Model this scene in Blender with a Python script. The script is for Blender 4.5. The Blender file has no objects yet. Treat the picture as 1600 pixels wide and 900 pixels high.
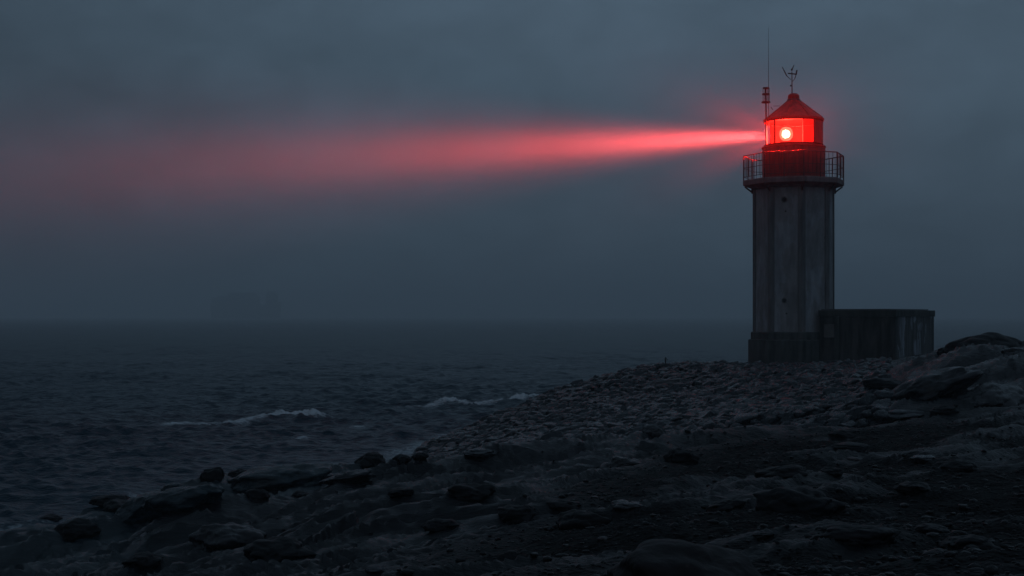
import bpy, bmesh, math, random
import numpy as np
from mathutils import Vector, Matrix

random.seed(7)
rng = np.random.default_rng(7)
R = math.radians
C = bpy.context.scene.collection
scene = bpy.context.scene

# ------------------------------------------------------------------ camera
EYE, F, HZ = 5.0, 50 / 36 * 1600, 494.0
cam_d = bpy.data.cameras.new('camera')
cam = bpy.data.objects.new('camera', cam_d)
C.objects.link(cam)
cam.location = (0, 0, EYE)
cam.rotation_euler = (R(90), 0, 0)
cam_d.lens, cam_d.sensor_width = 50, 36
cam_d.shift_y = (HZ - 450) / 1600
cam_d.clip_start, cam_d.clip_end = 0.1, 30000
scene.camera = cam


def at(px, py, d):
    """the world point at depth d that the photograph shows at px, py"""
    return Vector(((px - 800) / F * d, d, EYE - (py - HZ) / F * d))


# ------------------------------------------------------------------ noise
_perm = np.random.default_rng(3).permutation(256)
_perm = np.concatenate([_perm, _perm, _perm])
_g3 = np.random.default_rng(5).normal(size=(256, 3))
_g3 /= np.linalg.norm(_g3, axis=1)[:, None]


def perlin(x, y, z=0.0):
    x, y, z = np.broadcast_arrays(np.asarray(x, float), np.asarray(y, float), np.asarray(z, float))
    xi, yi, zi = np.floor(x).astype(int), np.floor(y).astype(int), np.floor(z).astype(int)
    xf, yf, zf = x - xi, y - yi, z - zi
    u, v, w = [t * t * t * (t * (t * 6 - 15) + 10) for t in (xf, yf, zf)]
    out = 0
    for dx in (0, 1):
        for dy in (0, 1):
            for dz in (0, 1):
                h = _perm[_perm[_perm[(xi + dx) & 255] + ((yi + dy) & 255)] + ((zi + dz) & 255)]
                g = _g3[h]
                d = g[..., 0] * (xf - dx) + g[..., 1] * (yf - dy) + g[..., 2] * (zf - dz)
                out = out + d * (u if dx else 1 - u) * (v if dy else 1 - v) * (w if dz else 1 - w)
    return out * 1.5


def fbm(x, y, z=0.0, o=4, gain=0.5):
    s, a, f = 0, 1, 1
    for k in range(o):
        s = s + a * perlin(x * f + 17.3 * k, y * f - 9.1 * k, z * f + 3.7 * k)
        a *= gain
        f *= 2.03
    return s


def sstep(a, b, x):
    t = np.clip((x - a) / (b - a), 0, 1)
    return t * t * (3 - 2 * t)


# ------------------------------------------------------------------ terrain
CT = []
for px, py, d in [
    # rows of the visible ground
    (0, 900, 24), (300, 900, 19), (600, 900, 14), (800, 900, 11.5), (1100, 900, 9.5), (1600, 900, 8.5),
    (0, 862, 29), (120, 825, 33.5), (350, 800, 31), (600, 800, 23), (800, 800, 18.5), (1100, 800, 15.5), (1600, 800, 14),
    (330, 748, 43), (480, 745, 39), (650, 740, 33), (800, 740, 27), (1100, 740, 21.5), (1300, 740, 20), (1600, 740, 18.5),
    (560, 735, 45), (680, 712, 48), (760, 700, 44), (900, 700, 38), (1000, 700, 33), (1200, 700, 28), (1400, 700, 25), (1600, 700, 23),
    (672, 696, 53), (770, 652, 57.5), (900, 650, 50), (1050, 650, 44), (1200, 650, 39), (1350, 650, 35), (1600, 650, 30),
    (870, 609, 62), (1000, 612, 57), (1150, 610, 52), (1300, 610, 48), (1420, 612, 43), (1600, 612, 37),
    (960, 592, 66), (1040, 579, 70), (1170, 573, 67.5), (1300, 570, 65), (1400, 562, 62),
    (1430, 570, 50), (1465, 549, 47), (1540, 534, 46), (1600, 536, 45), (1700, 545, 45), (1500, 590, 42), (1700, 620, 36),
]:
    p = at(px, py, d)
    CT.append((p.x, p.y, p.z))
CT += [
    # sea bed to the left
    (-13, 26, -.8), (-15, 20, -.6), (-14, 34, -1.1), (-13, 42, -1.3), (-10.5, 50, -1.3), (-7, 55, -1.2), (-5, 60, -1.2),
    (-2, 64, -.9), (2, 68.5, -.7), (7, 77, -.8), (12, 84, -.9), (18, 86, -.9), (26, 86, -.9), (38, 86, -.9),
    (-9.7, 38.5, .1), (-11.2, 31.5, .12),
    (14, 72, 2.7), (14, 76, 1.9), (20, 74, 2.7), (21, 79, 1.3), (28, 72, 2.6), (29, 79, 1.0), (24, 58, 2.9), (30, 58, 2.9), (40, 60, 2.9), (40, 76, 1.0),
    (-22, 40, -2.0), (-25, 15, -1.6), (-20, 60, -2.2), (-10, 75, -2.2), (5, 95, -2.4), (25, 100, -2.4), (45, 100, -2.4),
    # behind and beside the camera
    (0, 0, 3.5), (-6, 4, 2.6), (-12, 6, .8), (-20, 0, -1.2), (8, 2, 3.7), (20, 10, 3.6), (35, 30, 3.3), (50, 50, 3), (60, 20, 3.5),
    (0, -15, 3.7), (20, -15, 3.8), (-15, -15, 1.0), (0, -40, 3.0), (40, -30, 3.4), (-30, -30, -1.5), (60, 70, 1.5),
]
CT = np.array(CT)


def _tps(r2):
    return np.where(r2 < 1e-9, 0, r2 * np.log(r2 + 1e-12) * 0.5)


_n = len(CT)
_A = np.zeros((_n + 3, _n + 3))
_A[:_n, :_n] = _tps(((CT[:, None, :2] - CT[None, :, :2]) ** 2).sum(-1)) + np.eye(_n) * .25
_A[:_n, _n], _A[:_n, _n + 1:] = 1, CT[:, :2]
_A[_n, :_n], _A[_n + 1:, :_n] = 1, CT[:, :2].T
_W = np.linalg.solve(_A, np.concatenate([CT[:, 2], [0, 0, 0]]))


def base_h(x, y):
    s = _W[_n] + _W[_n + 1] * x + _W[_n + 2] * y
    for k in range(_n):
        s = s + _W[k] * _tps((x - CT[k, 0]) ** 2 + (y - CT[k, 1]) ** 2)
    r = np.hypot(x - 10, y - 30)
    far = sstep(75, 105, r)
    return np.clip(s * (1 - far) - 2.6 * far, -2.8, 5.2)


def zone_cobble(x, y):
    """1 on the stone bank, 0 elsewhere"""
    near = 34.5 + 0.75 * (4.5 - x) - 0.35 * np.clip(x - 4.5, 0, 30) * 0 + 0.9 * np.clip(x - 9, 0, 30)
    return sstep(-1.2, 1.2, y - near) * sstep(-6.5, -5, x) * (1 - sstep(.245, .285, x / np.maximum(y, 1)))


def zone_gravel(x, y):
    """1 on the dark gravel of the right foreground"""
    edge = x + 2.2 - 0.28 * (y - 10) + 0.9 * perlin(x * .25, y * .25, 4)
    isle = sstep(.10, .34, fbm(x * .26 + .1 * y, y * .34, 12.4, 3))          # bedrock breaking through
    return sstep(-1.2, 1.8, edge) * (1 - sstep(27, 33, y - 0.15 * x)) * (1 - sstep(0, 1, zone_cobble(x, y))) * (1 - .75 * isle)


WHALEBACKS = []


def whaleback(px, py, d, length, width, h, ang):
    p = at(px, py, d)
    WHALEBACKS.append((p.x, p.y, length, width, h, R(ang)))


whaleback(420, 775, 37, 4.2, 1.3, .34, 42)
whaleback(250, 810, 34, 3.0, 1.1, .36, 38)
whaleback(330, 850, 25.5, 1.9, 1.2, .42, 60)
whaleback(60, 870, 27.5, 2.6, 1.2, .4, 25)
whaleback(860, 735, 30, 6.0, 1.3, .34, 40)
whaleback(620, 770, 27, 4.2, 1.2, .3, 38)
whaleback(560, 830, 20, 3.0, 1.1, .28, 32)
whaleback(1000, 715, 30, 5.0, .9, .3, 34)
whaleback(1440, 640, 34, 3.2, 1.1, .3, 12)
whaleback(1570, 590, 40, 3.5, 1.2, .55, 22)
whaleback(1480, 575, 43.5, 2.6, 1.1, .45, 35)
whaleback(1260, 655, 37, 3.8, .9, .25, 18)



def height(x, y, detail=True):
    x, y = np.asarray(x, float), np.asarray(y, float)
    h = base_h(x, y)
    zc, zg = zone_cobble(x, y), zone_gravel(x, y)
    rock = (1 - zc) * (1 - zg)
    for cx, cy, L, W, hh, a in WHALEBACKS:
        u = (x - cx) * math.cos(a) + (y - cy) * math.sin(a)
        v = -(x - cx) * math.sin(a) + (y - cy) * math.cos(a)
        q = (u / L) ** 2 + (v / W) ** 2
        h = h + hh * np.clip(1 - q, 0, 1) ** 0.9
    if detail:
        # tilted, layered bedrock: overlapping slabs along the strike direction
        cu, su = math.cos(R(38)), math.sin(R(38))
        wx = x + .8 * fbm(x * .22, y * .22, 1.7, 3)
        wy = y + .8 * fbm(x * .22, y * .22, 9.2, 3)
        u, v = wx * cu + wy * su, -wx * su + wy * cu
        n1 = fbm(u * .16, v * .55, 2.1, 4)
        saw = v * .55 + 1.5 * n1
        saw = saw - np.floor(saw)
        lay = np.where(saw < .9, saw / .9, (1 - saw) / .1)
        saw2 = v * 1.7 + 1.2 * fbm(u * .3, v * .8, 5.5, 3)
        saw2 = saw2 - np.floor(saw2)
        lay2 = np.where(saw2 < .88, saw2 / .88, (1 - saw2) / .12)
        h = h + rock * (.24 * n1 + (.17 + .04 * sstep(1, -4, x)) * (lay - .5) + .06 * (lay2 - .5) - .07 * np.abs(fbm(u * .7, v * 2.4, 7.7, 4)) + .03)
        h = h + rock * .03 * fbm(u * 2.5, v * 9.0, 1.1, 3)
        h = h + zg * (.15 * fbm(x * .5, y * .5, 3.3, 4) + .022 * fbm(x * 4, y * 4, 8.3, 3))
        h = h - .14 * zc + zc * (.07 * fbm(x * .5, y * .5, 6.1, 4))
    return h


def ray_ground(px, py, lo=6.0, hi=100.0, sea=True):
    d = np.arange(lo, hi, .04)
    X, Z = (px - 800) / F * d, EYE - (py - HZ) / F * d
    H = height(X, d)
    if sea:
        H = np.maximum(H, 0)
    k = np.argmax(Z <= H)
    if not (Z <= H).any():
        k = len(d) - 1
    return Vector((X[k], d[k], H[k]))


# ------------------------------------------------------------------ materials
def mat(name):
    m = bpy.data.materials.new(name)
    m.use_nodes = True
    nt = m.node_tree
    nt.nodes.clear()
    out = nt.nodes.new('ShaderNodeOutputMaterial')
    return m, nt, out


def N(nt, typ, **kw):
    n = nt.nodes.new(typ)
    for k, v in kw.items():
        if k in n.inputs:
            n.inputs[k].default_value = v
        else:
            setattr(n, k, v)
    return n


def ramp(nt, fac, stops):
    n = nt.nodes.new('ShaderNodeValToRGB')
    while len(n.color_ramp.elements) < len(stops):
        n.color_ramp.elements.new(.5)
    for e, (p, c) in zip(n.color_ramp.elements, stops):
        e.position = p
        e.color = (c, c, c, 1) if isinstance(c, (int, float)) else (*c, 1)
    nt.links.new(fac, n.inputs[0])
    return n.outputs[0]


def coords(nt, space='Object', scale=(1, 1, 1), rot=(0, 0, 0)):
    tc = nt.nodes.new('ShaderNodeTexCoord')
    mp = nt.nodes.new('ShaderNodeMapping')
    mp.inputs['Scale'].default_value = scale
    mp.inputs['Rotation'].default_value = rot
    nt.links.new(tc.outputs[space], mp.inputs[0])
    return mp.outputs[0]


def noise(nt, vec, scale, detail=5, rough=.55, dist=0):
    n = N(nt, 'ShaderNodeTexNoise', Scale=scale, Detail=detail, Roughness=rough, Distortion=dist)
    nt.links.new(vec, n.inputs['Vector'])
    return n.outputs[0]


def mixc(nt, fac, a, b, mode='MIX'):
    n = nt.nodes.new('ShaderNodeMix')
    n.data_type, n.blend_type = 'RGBA', mode
    for sock, v in ((n.inputs[0], fac), (n.inputs[6], a), (n.inputs[7], b)):
        if hasattr(v, 'is_linked'):
            nt.links.new(v, sock)
        elif isinstance(v, (int, float)):
            sock.default_value = v
        else:
            sock.default_value = (*v, 1)
    return n.outputs[2]


def math_n(nt, op, a, b=None, c=None):
    n = nt.nodes.new('ShaderNodeMath')
    n.operation = op
    for i, v in enumerate((a, b, c)):
        if v is None:
            continue
        if hasattr(v, 'is_linked'):
            nt.links.new(v, n.inputs[i])
        else:
            n.inputs[i].default_value = v
    return n.outputs[0]


def bump(nt, h, strength, dist, prev=None):
    n = N(nt, 'ShaderNodeBump', Strength=strength, Distance=dist)
    nt.links.new(h, n.inputs['Height'])
    if prev is not None:
        nt.links.new(prev, n.inputs['Normal'])
    return n.outputs[0]


def principled(nt, out, color, rough, normal=None, spec=.5, metal=0, ior=1.5):
    p = N(nt, 'ShaderNodeBsdfPrincipled', Metallic=metal, IOR=ior)
    p.inputs['Specular IOR Level'].default_value = spec
    for sock, v in ((p.inputs['Base Color'], color), (p.inputs['Roughness'], rough)):
        if hasattr(v, 'is_linked'):
            nt.links.new(v, sock)
        elif isinstance(v, (int, float)):
            sock.default_value = v
        else:
            sock.default_value = (*v, 1)
    if normal is not None:
        nt.links.new(normal, p.inputs['Normal'])
    nt.links.new(p.outputs[0], out.inputs[0])
    return p


def make_rock(name, dark, light, scale=1.0, wet=(.28, .6), stripe=True, spec=.3):
    m, nt, out = mat(name)
    v = coords(nt, 'Object', (scale,) * 3)
    vs = coords(nt, 'Object', (.5 * scale, 4 * scale, 4 * scale), (0, 0, R(-38))) if stripe else v
    n1 = noise(nt, v, .9, 6, .6)
    n2 = noise(nt, vs, 2.2, 7, .62, .4)
    n3 = noise(nt, v, 14, 5, .65)
    f = math_n(nt, 'MULTIPLY', ramp(nt, n1, [(.35, .15), (.68, 1)]), ramp(nt, n2, [(.35, .25), (.65, 1)]))
    col = mixc(nt, f, dark, light)
    oi = nt.nodes.new('ShaderNodeObjectInfo')
    col = mixc(nt, 1, col, ramp(nt, oi.outputs['Random'], [(0, (.7, .74, .82)), (.5, (1, 1, 1)), (1, (1.1, .98, .98))]), 'MULTIPLY')
    col = mixc(nt, ramp(nt, n3, [(.62, 0), (.75, .5)]), col, tuple(c * 1.7 for c in light))
    rg = ramp(nt, n2, [(.3, wet[0]), (.7, wet[1])])
    b = bump(nt, n2, .8, .05 if stripe else .035)
    b = bump(nt, n3, .6, .010, b)
    principled(nt, out, col, rg, b, spec)
    return m


M = {}
M['ground'] = None
M['rock'] = make_rock('dark_wet_rock', (.006, .0065, .008), (.034, .033, .039), wet=(.15, .45), stripe=False, spec=.24)
M['pebble'] = make_rock('wet_pebble', (.005, .005, .006), (.026, .025, .026), 3.0, (.2, .5), False, .22)
M['rock_sky_sheen'] = make_rock('wet_slab_sky_sheen', (.004, .009, .012), (.016, .036, .048), wet=(.12, .34), spec=.36)  # wet slabs with the sky's blue sheen painted into the base colour
M['rock_pale'] = make_rock('paler_rock', (.03, .03, .033), (.11, .105, .108))
M['rock_black'] = make_rock('black_rock', (.004, .004, .005), (.014, .014, .016), wet=(.35, .65), stripe=False, spec=.12)
M['rock_brown'] = make_rock('reddish_rock', (.012, .009, .009), (.045, .034, .034), stripe=False, wet=(.4, .7), spec=.12)
M['cobble'] = make_rock('cobble_stone', (.006, .007, .009), (.024, .029, .039), 2.0, (.10, .38), False, .30)


def make_ground():
    m, nt, out = mat('shore_ground')
    v = coords(nt, 'Object')
    vs = coords(nt, 'Object', (.45, 4.5, 4.5), (0, 0, R(-38)))
    a = N(nt, 'ShaderNodeAttribute', attribute_name='gravel')
    g = a.outputs['Fac']
    n1 = noise(nt, v, .5, 6, .6)
    n2 = noise(nt, vs, 1.6, 8, .65, .5)
    n3 = noise(nt, v, 9, 6, .65)
    f = math_n(nt, 'MULTIPLY', ramp(nt, n1, [(.35, .1), (.66, 1)]), ramp(nt, n2, [(.34, .15), (.66, 1)]))
    rock = mixc(nt, f, (.003, .0035, .005), (.020, .0195, .025))
    vo = N(nt, 'ShaderNodeTexVoronoi', Scale=9.0)
    nt.links.new(v, vo.inputs['Vector'])
    vo2 = N(nt, 'ShaderNodeTexVoronoi', Scale=24.0)
    nt.links.new(v, vo2.inputs['Vector'])
    geo = nt.nodes.new('ShaderNodeNewGeometry')
    sz_ = nt.nodes.new('ShaderNodeSeparateXYZ')
    nt.links.new(geo.outputs['Position'], sz_.inputs[0])
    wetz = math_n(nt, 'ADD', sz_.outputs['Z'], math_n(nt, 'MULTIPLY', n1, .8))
    wet = ramp(nt, math_n(nt, 'MULTIPLY', wetz, .4), [(.45, 1), (.72, 0)])     # tide-wet rock below the splash line, blue sky sheen put into its colour
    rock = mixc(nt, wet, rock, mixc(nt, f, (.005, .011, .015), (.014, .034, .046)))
    peb = mixc(nt, ramp(nt, vo2.outputs['Color'], [(.3, 0), (1, 1)]), (.003, .003, .0035), (.02, .02, .02))
    col = mixc(nt, g, rock, peb)
    b = bump(nt, n2, .9, .055)
    b = bump(nt, n3, .6, .012, b)
    hb = math_n(nt, 'MULTIPLY', math_n(nt, 'ADD', vo.outputs['Distance'], math_n(nt, 'MULTIPLY', vo2.outputs['Distance'], .5)), g)
    b = bump(nt, hb, 1.0, -.07, b)
    rg = mixc(nt, g, mixc(nt, wet, ramp(nt, n2, [(.3, .14), (.7, .45)]), (.2, .2, .2)), (.75, .75, .75))
    p = principled(nt, out, col, rg, b, .5)
    nt.links.new(math_n(nt, 'ADD', math_n(nt, 'MULTIPLY', wet, .16), math_n(nt, 'SUBTRACT', .21, math_n(nt, 'MULTIPLY', g, .13))), p.inputs['Specular IOR Level'])
    return m


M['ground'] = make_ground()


def make_water():
    m, nt, out = mat('sea_water')
    v = coords(nt, 'Object')
    va = coords(nt, 'Object', (.55, 1, 1), (0, 0, R(-14)))
    n1 = noise(nt, va, 1.1, 4, .55, .3)
    n2 = noise(nt, va, 4.5, 4, .6, .3)
    b = bump(nt, n1, 1.0, .5)
    b = bump(nt, n2, 1.0, .13, b)
    b = bump(nt, noise(nt, va, 16, 3, .6), .7, .02, b)
    at_ = N(nt, 'ShaderNodeAttribute', attribute_name='foam')
    fn = noise(nt, coords(nt, 'Object', (1, 1.3, 1.3)), 4.2, 10, .78, .8)
    thr = math_n(nt, 'SUBTRACT', 1.02, math_n(nt, 'MULTIPLY', at_.outputs['Fac'], .56))
    d = math_n(nt, 'SUBTRACT', fn, math_n(nt, 'MULTIPLY', thr, .72))
    fo = math_n(nt, 'MULTIPLY', d, 4.5)
    fo.node.use_clamp = True
    p = N(nt, 'ShaderNodeBsdfPrincipled', Roughness=.33, IOR=1.33)
    p.inputs['Base Color'].default_value = (.004, .020, .036, 1)
    p.inputs['Specular Tint'].default_value = (.78, .93, 1, 1)
    p.inputs['Specular IOR Level'].default_value = .50
    nt.links.new(b, p.inputs['Normal'])
    w = N(nt, 'ShaderNodeBsdfPrincipled', Roughness=.8)
    w.inputs['Base Color'].default_value = (.50, .54, .57, 1)
    mx = nt.nodes.new('ShaderNodeMixShader')
    nt.links.new(fo, mx.inputs[0])
    nt.links.new(p.outputs[0], mx.inputs[1])
    nt.links.new(w.outputs[0], mx.inputs[2])
    nt.links.new(mx.outputs[0], out.inputs[0])
    return m


M['water'] = make_water()


def make_concrete(name, dark, light, stain=.6, patch=0.0, zs=.14):
    """weathered, painted concrete: drip streaks, blotches and lost paint"""
    m, nt, out = mat(name)
    v = coords(nt, 'Object')
    vs = coords(nt, 'Object', (1, 1, zs))
    n1 = noise(nt, v, .8, 6, .6)
    n2 = noise(nt, vs, 3.2, 7, .62)
    n3 = noise(nt, v, 18, 4, .6)
    vp = coords(nt, 'Object', (1, 1, .45))
    n4 = noise(nt, vp, 1.3, 7, .6, .5)
    col = mixc(nt, ramp(nt, n1, [(.3, 0), (.7, 1)]), dark, light)
    col = mixc(nt, ramp(nt, n4, [(.52, 0), (.56, patch)]), col, (.36, .38, .43))
    col = mixc(nt, ramp(nt, n2, [(.38, stain), (.6, 0)]), col, tuple(c * .3 for c in dark))
    b = bump(nt, n3, .35, .02)
    b = bump(nt, n4, .4, .02, b)
    principled(nt, out, col, .85, b, .3)
    return m


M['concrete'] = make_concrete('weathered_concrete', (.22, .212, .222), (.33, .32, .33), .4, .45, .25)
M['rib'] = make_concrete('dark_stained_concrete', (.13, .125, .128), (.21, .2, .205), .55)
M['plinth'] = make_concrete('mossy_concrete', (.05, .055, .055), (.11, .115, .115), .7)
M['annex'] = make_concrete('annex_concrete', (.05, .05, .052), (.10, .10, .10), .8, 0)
M['annex_white'] = make_concrete('peeling_whitewash', (.08, .08, .08), (.14, .14, .14), .7, .7, .1)
M['coping'] = make_concrete('coping_concrete', (.045, .05, .048), (.09, .095, .09), .6)


def simple(name, col, rough=.5, metal=0, bscale=20, bstr=.2, spec=.5):
    m, nt, out = mat(name)
    v = coords(nt, 'Object')
    n = noise(nt, v, 3, 6, .6)
    c = mixc(nt, ramp(nt, n, [(.3, 0), (.7, 1)]), tuple(x * .6 for x in col), col)
    b = bump(nt, noise(nt, v, bscale, 4, .6), bstr, .01)
    principled(nt, out, c, rough, b, spec, metal)
    return m


def make_redpaint():
    m, nt, out = mat('red_painted_iron')
    v = coords(nt, 'Object')
    vs = coords(nt, 'Object', (1, 1, .2))
    n = noise(nt, vs, 4, 7, .6)
    c = mixc(nt, ramp(nt, n, [(.35, 0), (.62, 1)]), (.12, .016, .015), (.32, .032, .03))
    b = bump(nt, noise(nt, v, 12, 4, .6), .2, .01)
    principled(nt, out, c, .55, b, .4)
    return m


M['red'] = make_redpaint()
M['iron'] = simple('dark_rusted_iron', (.028, .024, .024), .6)
M['lining'] = simple('matt_black_red_lining', (.004, .002, .002), .9, spec=.05)
M['grey'] = simple('grey_metal', (.10, .10, .11), .5)
M['black'] = simple('dark_opening', (.025, .024, .025), .9)
M['brass'] = simple('lens_brass', (.25, .15, .06), .35, .8)
M['board'] = simple('pale_board', (.13, .13, .125), .7)
M['hull'] = simple('grey_hull', (.14, .15, .16), .6)
M['super'] = simple('ship_superstructure', (.06, .065, .07), .6)
M['wood'] = simple('dark_wet_wood', (.012, .011, .011), .7)


def make_glass(name, haze, tint=(1, 1, 1), gloss=.02):
    m, nt, out = mat(name)
    tr = nt.nodes.new('ShaderNodeBsdfTransparent')
    tr.inputs[0].default_value = (*tint, 1)
    gl = N(nt, 'ShaderNodeBsdfGlossy', Roughness=.08)
    mx = nt.nodes.new('ShaderNodeMixShader')
    mx.inputs[0].default_value = gloss
    nt.links.new(tr.outputs[0], mx.inputs[1])
    nt.links.new(gl.outputs[0], mx.inputs[2])
    last = mx.outputs[0]
    if haze:
        tl = nt.nodes.new('ShaderNodeBsdfTranslucent')
        tl.inputs[0].default_value = (.8, .8, .8, 1)
        v = coords(nt, 'Object', (1, 1, .3))
        f = ramp(nt, noise(nt, v, 5, 6, .6), [(.3, haze * .4), (.7, haze)])
        m2 = nt.nodes.new('ShaderNodeMixShader')
        nt.links.new(f, m2.inputs[0])
        nt.links.new(last, m2.inputs[1])
        nt.links.new(tl.outputs[0], m2.inputs[2])
        last = m2.outputs[0]
    nt.links.new(last, out.inputs[0])
    return m


M['glass'] = make_glass('clear_lantern_glass', 0, gloss=.004)
M['tinted_glass'] = make_glass('dark_red_glass', .002, (.42, .2, .2))
M['lens'] = make_glass('prismatic_lens_glass', .035)
M['salty_glass'] = make_glass('salt_hazed_lantern_glass', .003)


def emitter(name, col, s):
    m, nt, out = mat(name)
    e = N(nt, 'ShaderNodeEmission', Strength=s)
    e.inputs[0].default_value = (*col, 1)
    nt.links.new(e.outputs[0], out.inputs[0])
    return m


M['lamp'] = emitter("red_lamp", (1, .52, .30), 1.6)
_nt = M['lamp'].node_tree                                # a glowing glass globe: light from inside passes
_ad, _tr = _nt.nodes.new('ShaderNodeAddShader'), _nt.nodes.new('ShaderNodeBsdfTransparent')
_em = [n for n in _nt.nodes if n.type == 'EMISSION'][0]
_nt.links.new(_em.outputs[0], _ad.inputs[0])
_nt.links.new(_tr.outputs[0], _ad.inputs[1])
_nt.links.new(_ad.outputs[0], [n for n in _nt.nodes if n.type == 'OUTPUT_MATERIAL'][0].inputs[0])
M['ship_light'] = emitter('ship_light', (1, .95, .85), 3.0)


# ------------------------------------------------------------------ object helpers
def link_mesh(name, verts, faces, material, parent=None, smooth=False, loc=None):
    me = bpy.data.meshes.new(name)
    verts = np.asarray(verts, dtype=np.float32)
    faces = np.asarray(faces, dtype=np.int32)
    me.vertices.add(len(verts))
    me.vertices.foreach_set('co', verts.ravel())
    k = faces.shape[1]
    me.loops.add(faces.size)
    me.loops.foreach_set('vertex_index', faces.ravel())
    me.polygons.add(len(faces))
    me.polygons.foreach_set('loop_start', np.arange(len(faces), dtype=np.int32) * k)
    me.polygons.foreach_set('loop_total', np.full(len(faces), k, dtype=np.int32))
    me.update(calc_edges=True)
    me.validate()
    if smooth:
        me.polygons.foreach_set('use_smooth', np.ones(len(faces), dtype=bool))
    me.materials.append(material)
    o = bpy.data.objects.new(name, me)
    C.objects.link(o)
    if parent:
        o.parent = parent
    if loc is not None:
        o.location = loc
    return o


def tag(o, label=None, cat=None, group=None, kind=None):
    for k, v in (('label', label), ('category', cat), ('group', group), ('kind', kind)):
        if v:
            o[k] = v
    return o


def thing(name, label, cat, loc, rz=0, group=None):
    o = bpy.data.objects.new(name, None)
    C.objects.link(o)
    o.location = loc
    o.rotation_euler = (0, 0, rz)
    o.empty_display_size = .2
    return tag(o, label, cat, group)


class MB:
    def __init__(self):
        self.bm = bmesh.new()

    def box(self, c, s, rz=0, rot=None):
        mtx = Matrix.Translation(c) @ (rot.to_4x4() if rot else Matrix.Rotation(rz, 4, 'Z')) @ Matrix.Diagonal((*s, 1))
        bmesh.ops.create_cube(self.bm, size=1, matrix=mtx)
        return self

    def bar(self, a, b, w, d=None):
        a, b = Vector(a), Vector(b)
        q = (b - a).to_track_quat('Z', 'Y')
        mtx = Matrix.Translation((a + b) / 2) @ q.to_matrix().to_4x4() @ Matrix.Diagonal((w, d or w, (b - a).length, 1))
        bmesh.ops.create_cube(self.bm, size=1, matrix=mtx)
        return self

    def tube(self, a, b, r, r2=None, n=10):
        a, b = Vector(a), Vector(b)
        q = (b - a).to_track_quat('Z', 'Y')
        mtx = Matrix.Translation((a + b) / 2) @ q.to_matrix().to_4x4()
        bmesh.ops.create_cone(self.bm, cap_ends=True, segments=n, radius1=r, radius2=r if r2 is None else r2,
                              depth=(b - a).length, matrix=mtx)
        return self

    def lathe(self, prof, n=32, a0=0.0, a1=2 * math.pi, phase=0.0):
        """profile of (r, z) turned about Z; open profile, full turn closes"""
        full = abs(a1 - a0 - 2 * math.pi) < 1e-6
        m = n if full else n + 1
        rings = []
        for r, z in prof:
            rings.append([self.bm.verts.new((r * math.cos(a0 + phase + (a1 - a0) * k / n), r * math.sin(a0 + phase + (a1 - a0) * k / n), z)) for k in range(m)])
        for i in range(len(rings) - 1):
            for k in range(n):
                j = (k + 1) % m
                self.bm.faces.new((rings[i][k], rings[i][j], rings[i + 1][j], rings[i + 1][k]))
        self.rings = rings
        return self

    def cap(self):
        self.bm.faces.new(list(reversed(self.rings[0])))
        self.bm.faces.new(self.rings[-1])
        return self

    def torus(self, R_, r, z, n=32, m=6, a0=0.0, a1=2 * math.pi, sides=None):
        prof = [(R_ + r * math.cos(2 * math.pi * k / m), z + r * math.sin(2 * math.pi * k / m)) for k in range(m + 1)]
        return self.lathe(prof, n, a0, a1)

    def sphere(self, c, r, sub=3, scale=(1, 1, 1)):
        bmesh.ops.create_icosphere(self.bm, subdivisions=sub, radius=r, matrix=Matrix.Translation(c) @ Matrix.Diagonal((*scale, 1)))
        return self

    def build(self, name, material, parent=None, smooth=False, bevel=0, loc=None, rz=0):
        bm = self.bm
        bmesh.ops.remove_doubles(bm, verts=bm.verts, dist=1e-5)
        if bevel:
            es = [e for e in bm.edges if len(e.link_faces) == 2 and e.calc_face_angle(0) > R(40)]
            bmesh.ops.bevel(bm, geom=es, offset=bevel, segments=2, affect='EDGES', profile=.6)
        bmesh.ops.recalc_face_normals(bm, faces=bm.faces)
        me = bpy.data.meshes.new(name)
        bm.to_mesh(me)
        bm.free()
        if smooth:
            me.polygons.foreach_set('use_smooth', np.ones(len(me.polygons), dtype=bool))
            try:
                me.set_sharp_from_angle(angle=R(40))
            except Exception:
                pass
        me.materials.append(material)
        o = bpy.data.objects.new(name, me)
        C.objects.link(o)
        if parent:
            o.parent = parent
        if loc is not None:
            o.location = loc
        o.rotation_euler = (0, 0, rz)
        return o


# ------------------------------------------------------------------ sheets: ground and sea
def fan(half, ncol, coarse, radii):
    """angles (from +Y, clockwise) dense inside the view, coarse round the rest; closed rings"""
    a = np.concatenate([np.linspace(-half, half, ncol), np.linspace(half, 360 - half, coarse + 2)[1:-1]])
    a = np.radians(a)
    rr, aa = np.meshgrid(radii, a, indexing='ij')
    x, y = rr * np.sin(aa), rr * np.cos(aa)
    nr, nc = x.shape
    i, j = np.meshgrid(np.arange(nr - 1), np.arange(nc), indexing='ij')
    j2 = (j + 1) % nc
    f = np.stack([i * nc + j, (i + 1) * nc + j, (i + 1) * nc + j2, i * nc + j2], -1).reshape(-1, 4)[:, ::-1]
    return x, y, f


rad = [.25, .6, 1.2, 2, 3, 4, 5, 6]
while rad[-1] < 125:
    rad.append(rad[-1] + max(.03, rad[-1] * .0046))
gx, gy, gf = fan(24, 760, 76, np.array(rad))
gz = height(gx, gy)
# level terrace under the lighthouse
LH = Vector((13.86, 70.0, 2.55))
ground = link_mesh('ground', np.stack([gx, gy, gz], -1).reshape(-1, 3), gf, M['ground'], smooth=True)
tag(ground, kind='structure')
att = ground.data.attributes.new('gravel', 'FLOAT', 'POINT')
att.data.foreach_set('value', zone_gravel(gx, gy).astype(np.float32).ravel())

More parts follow.
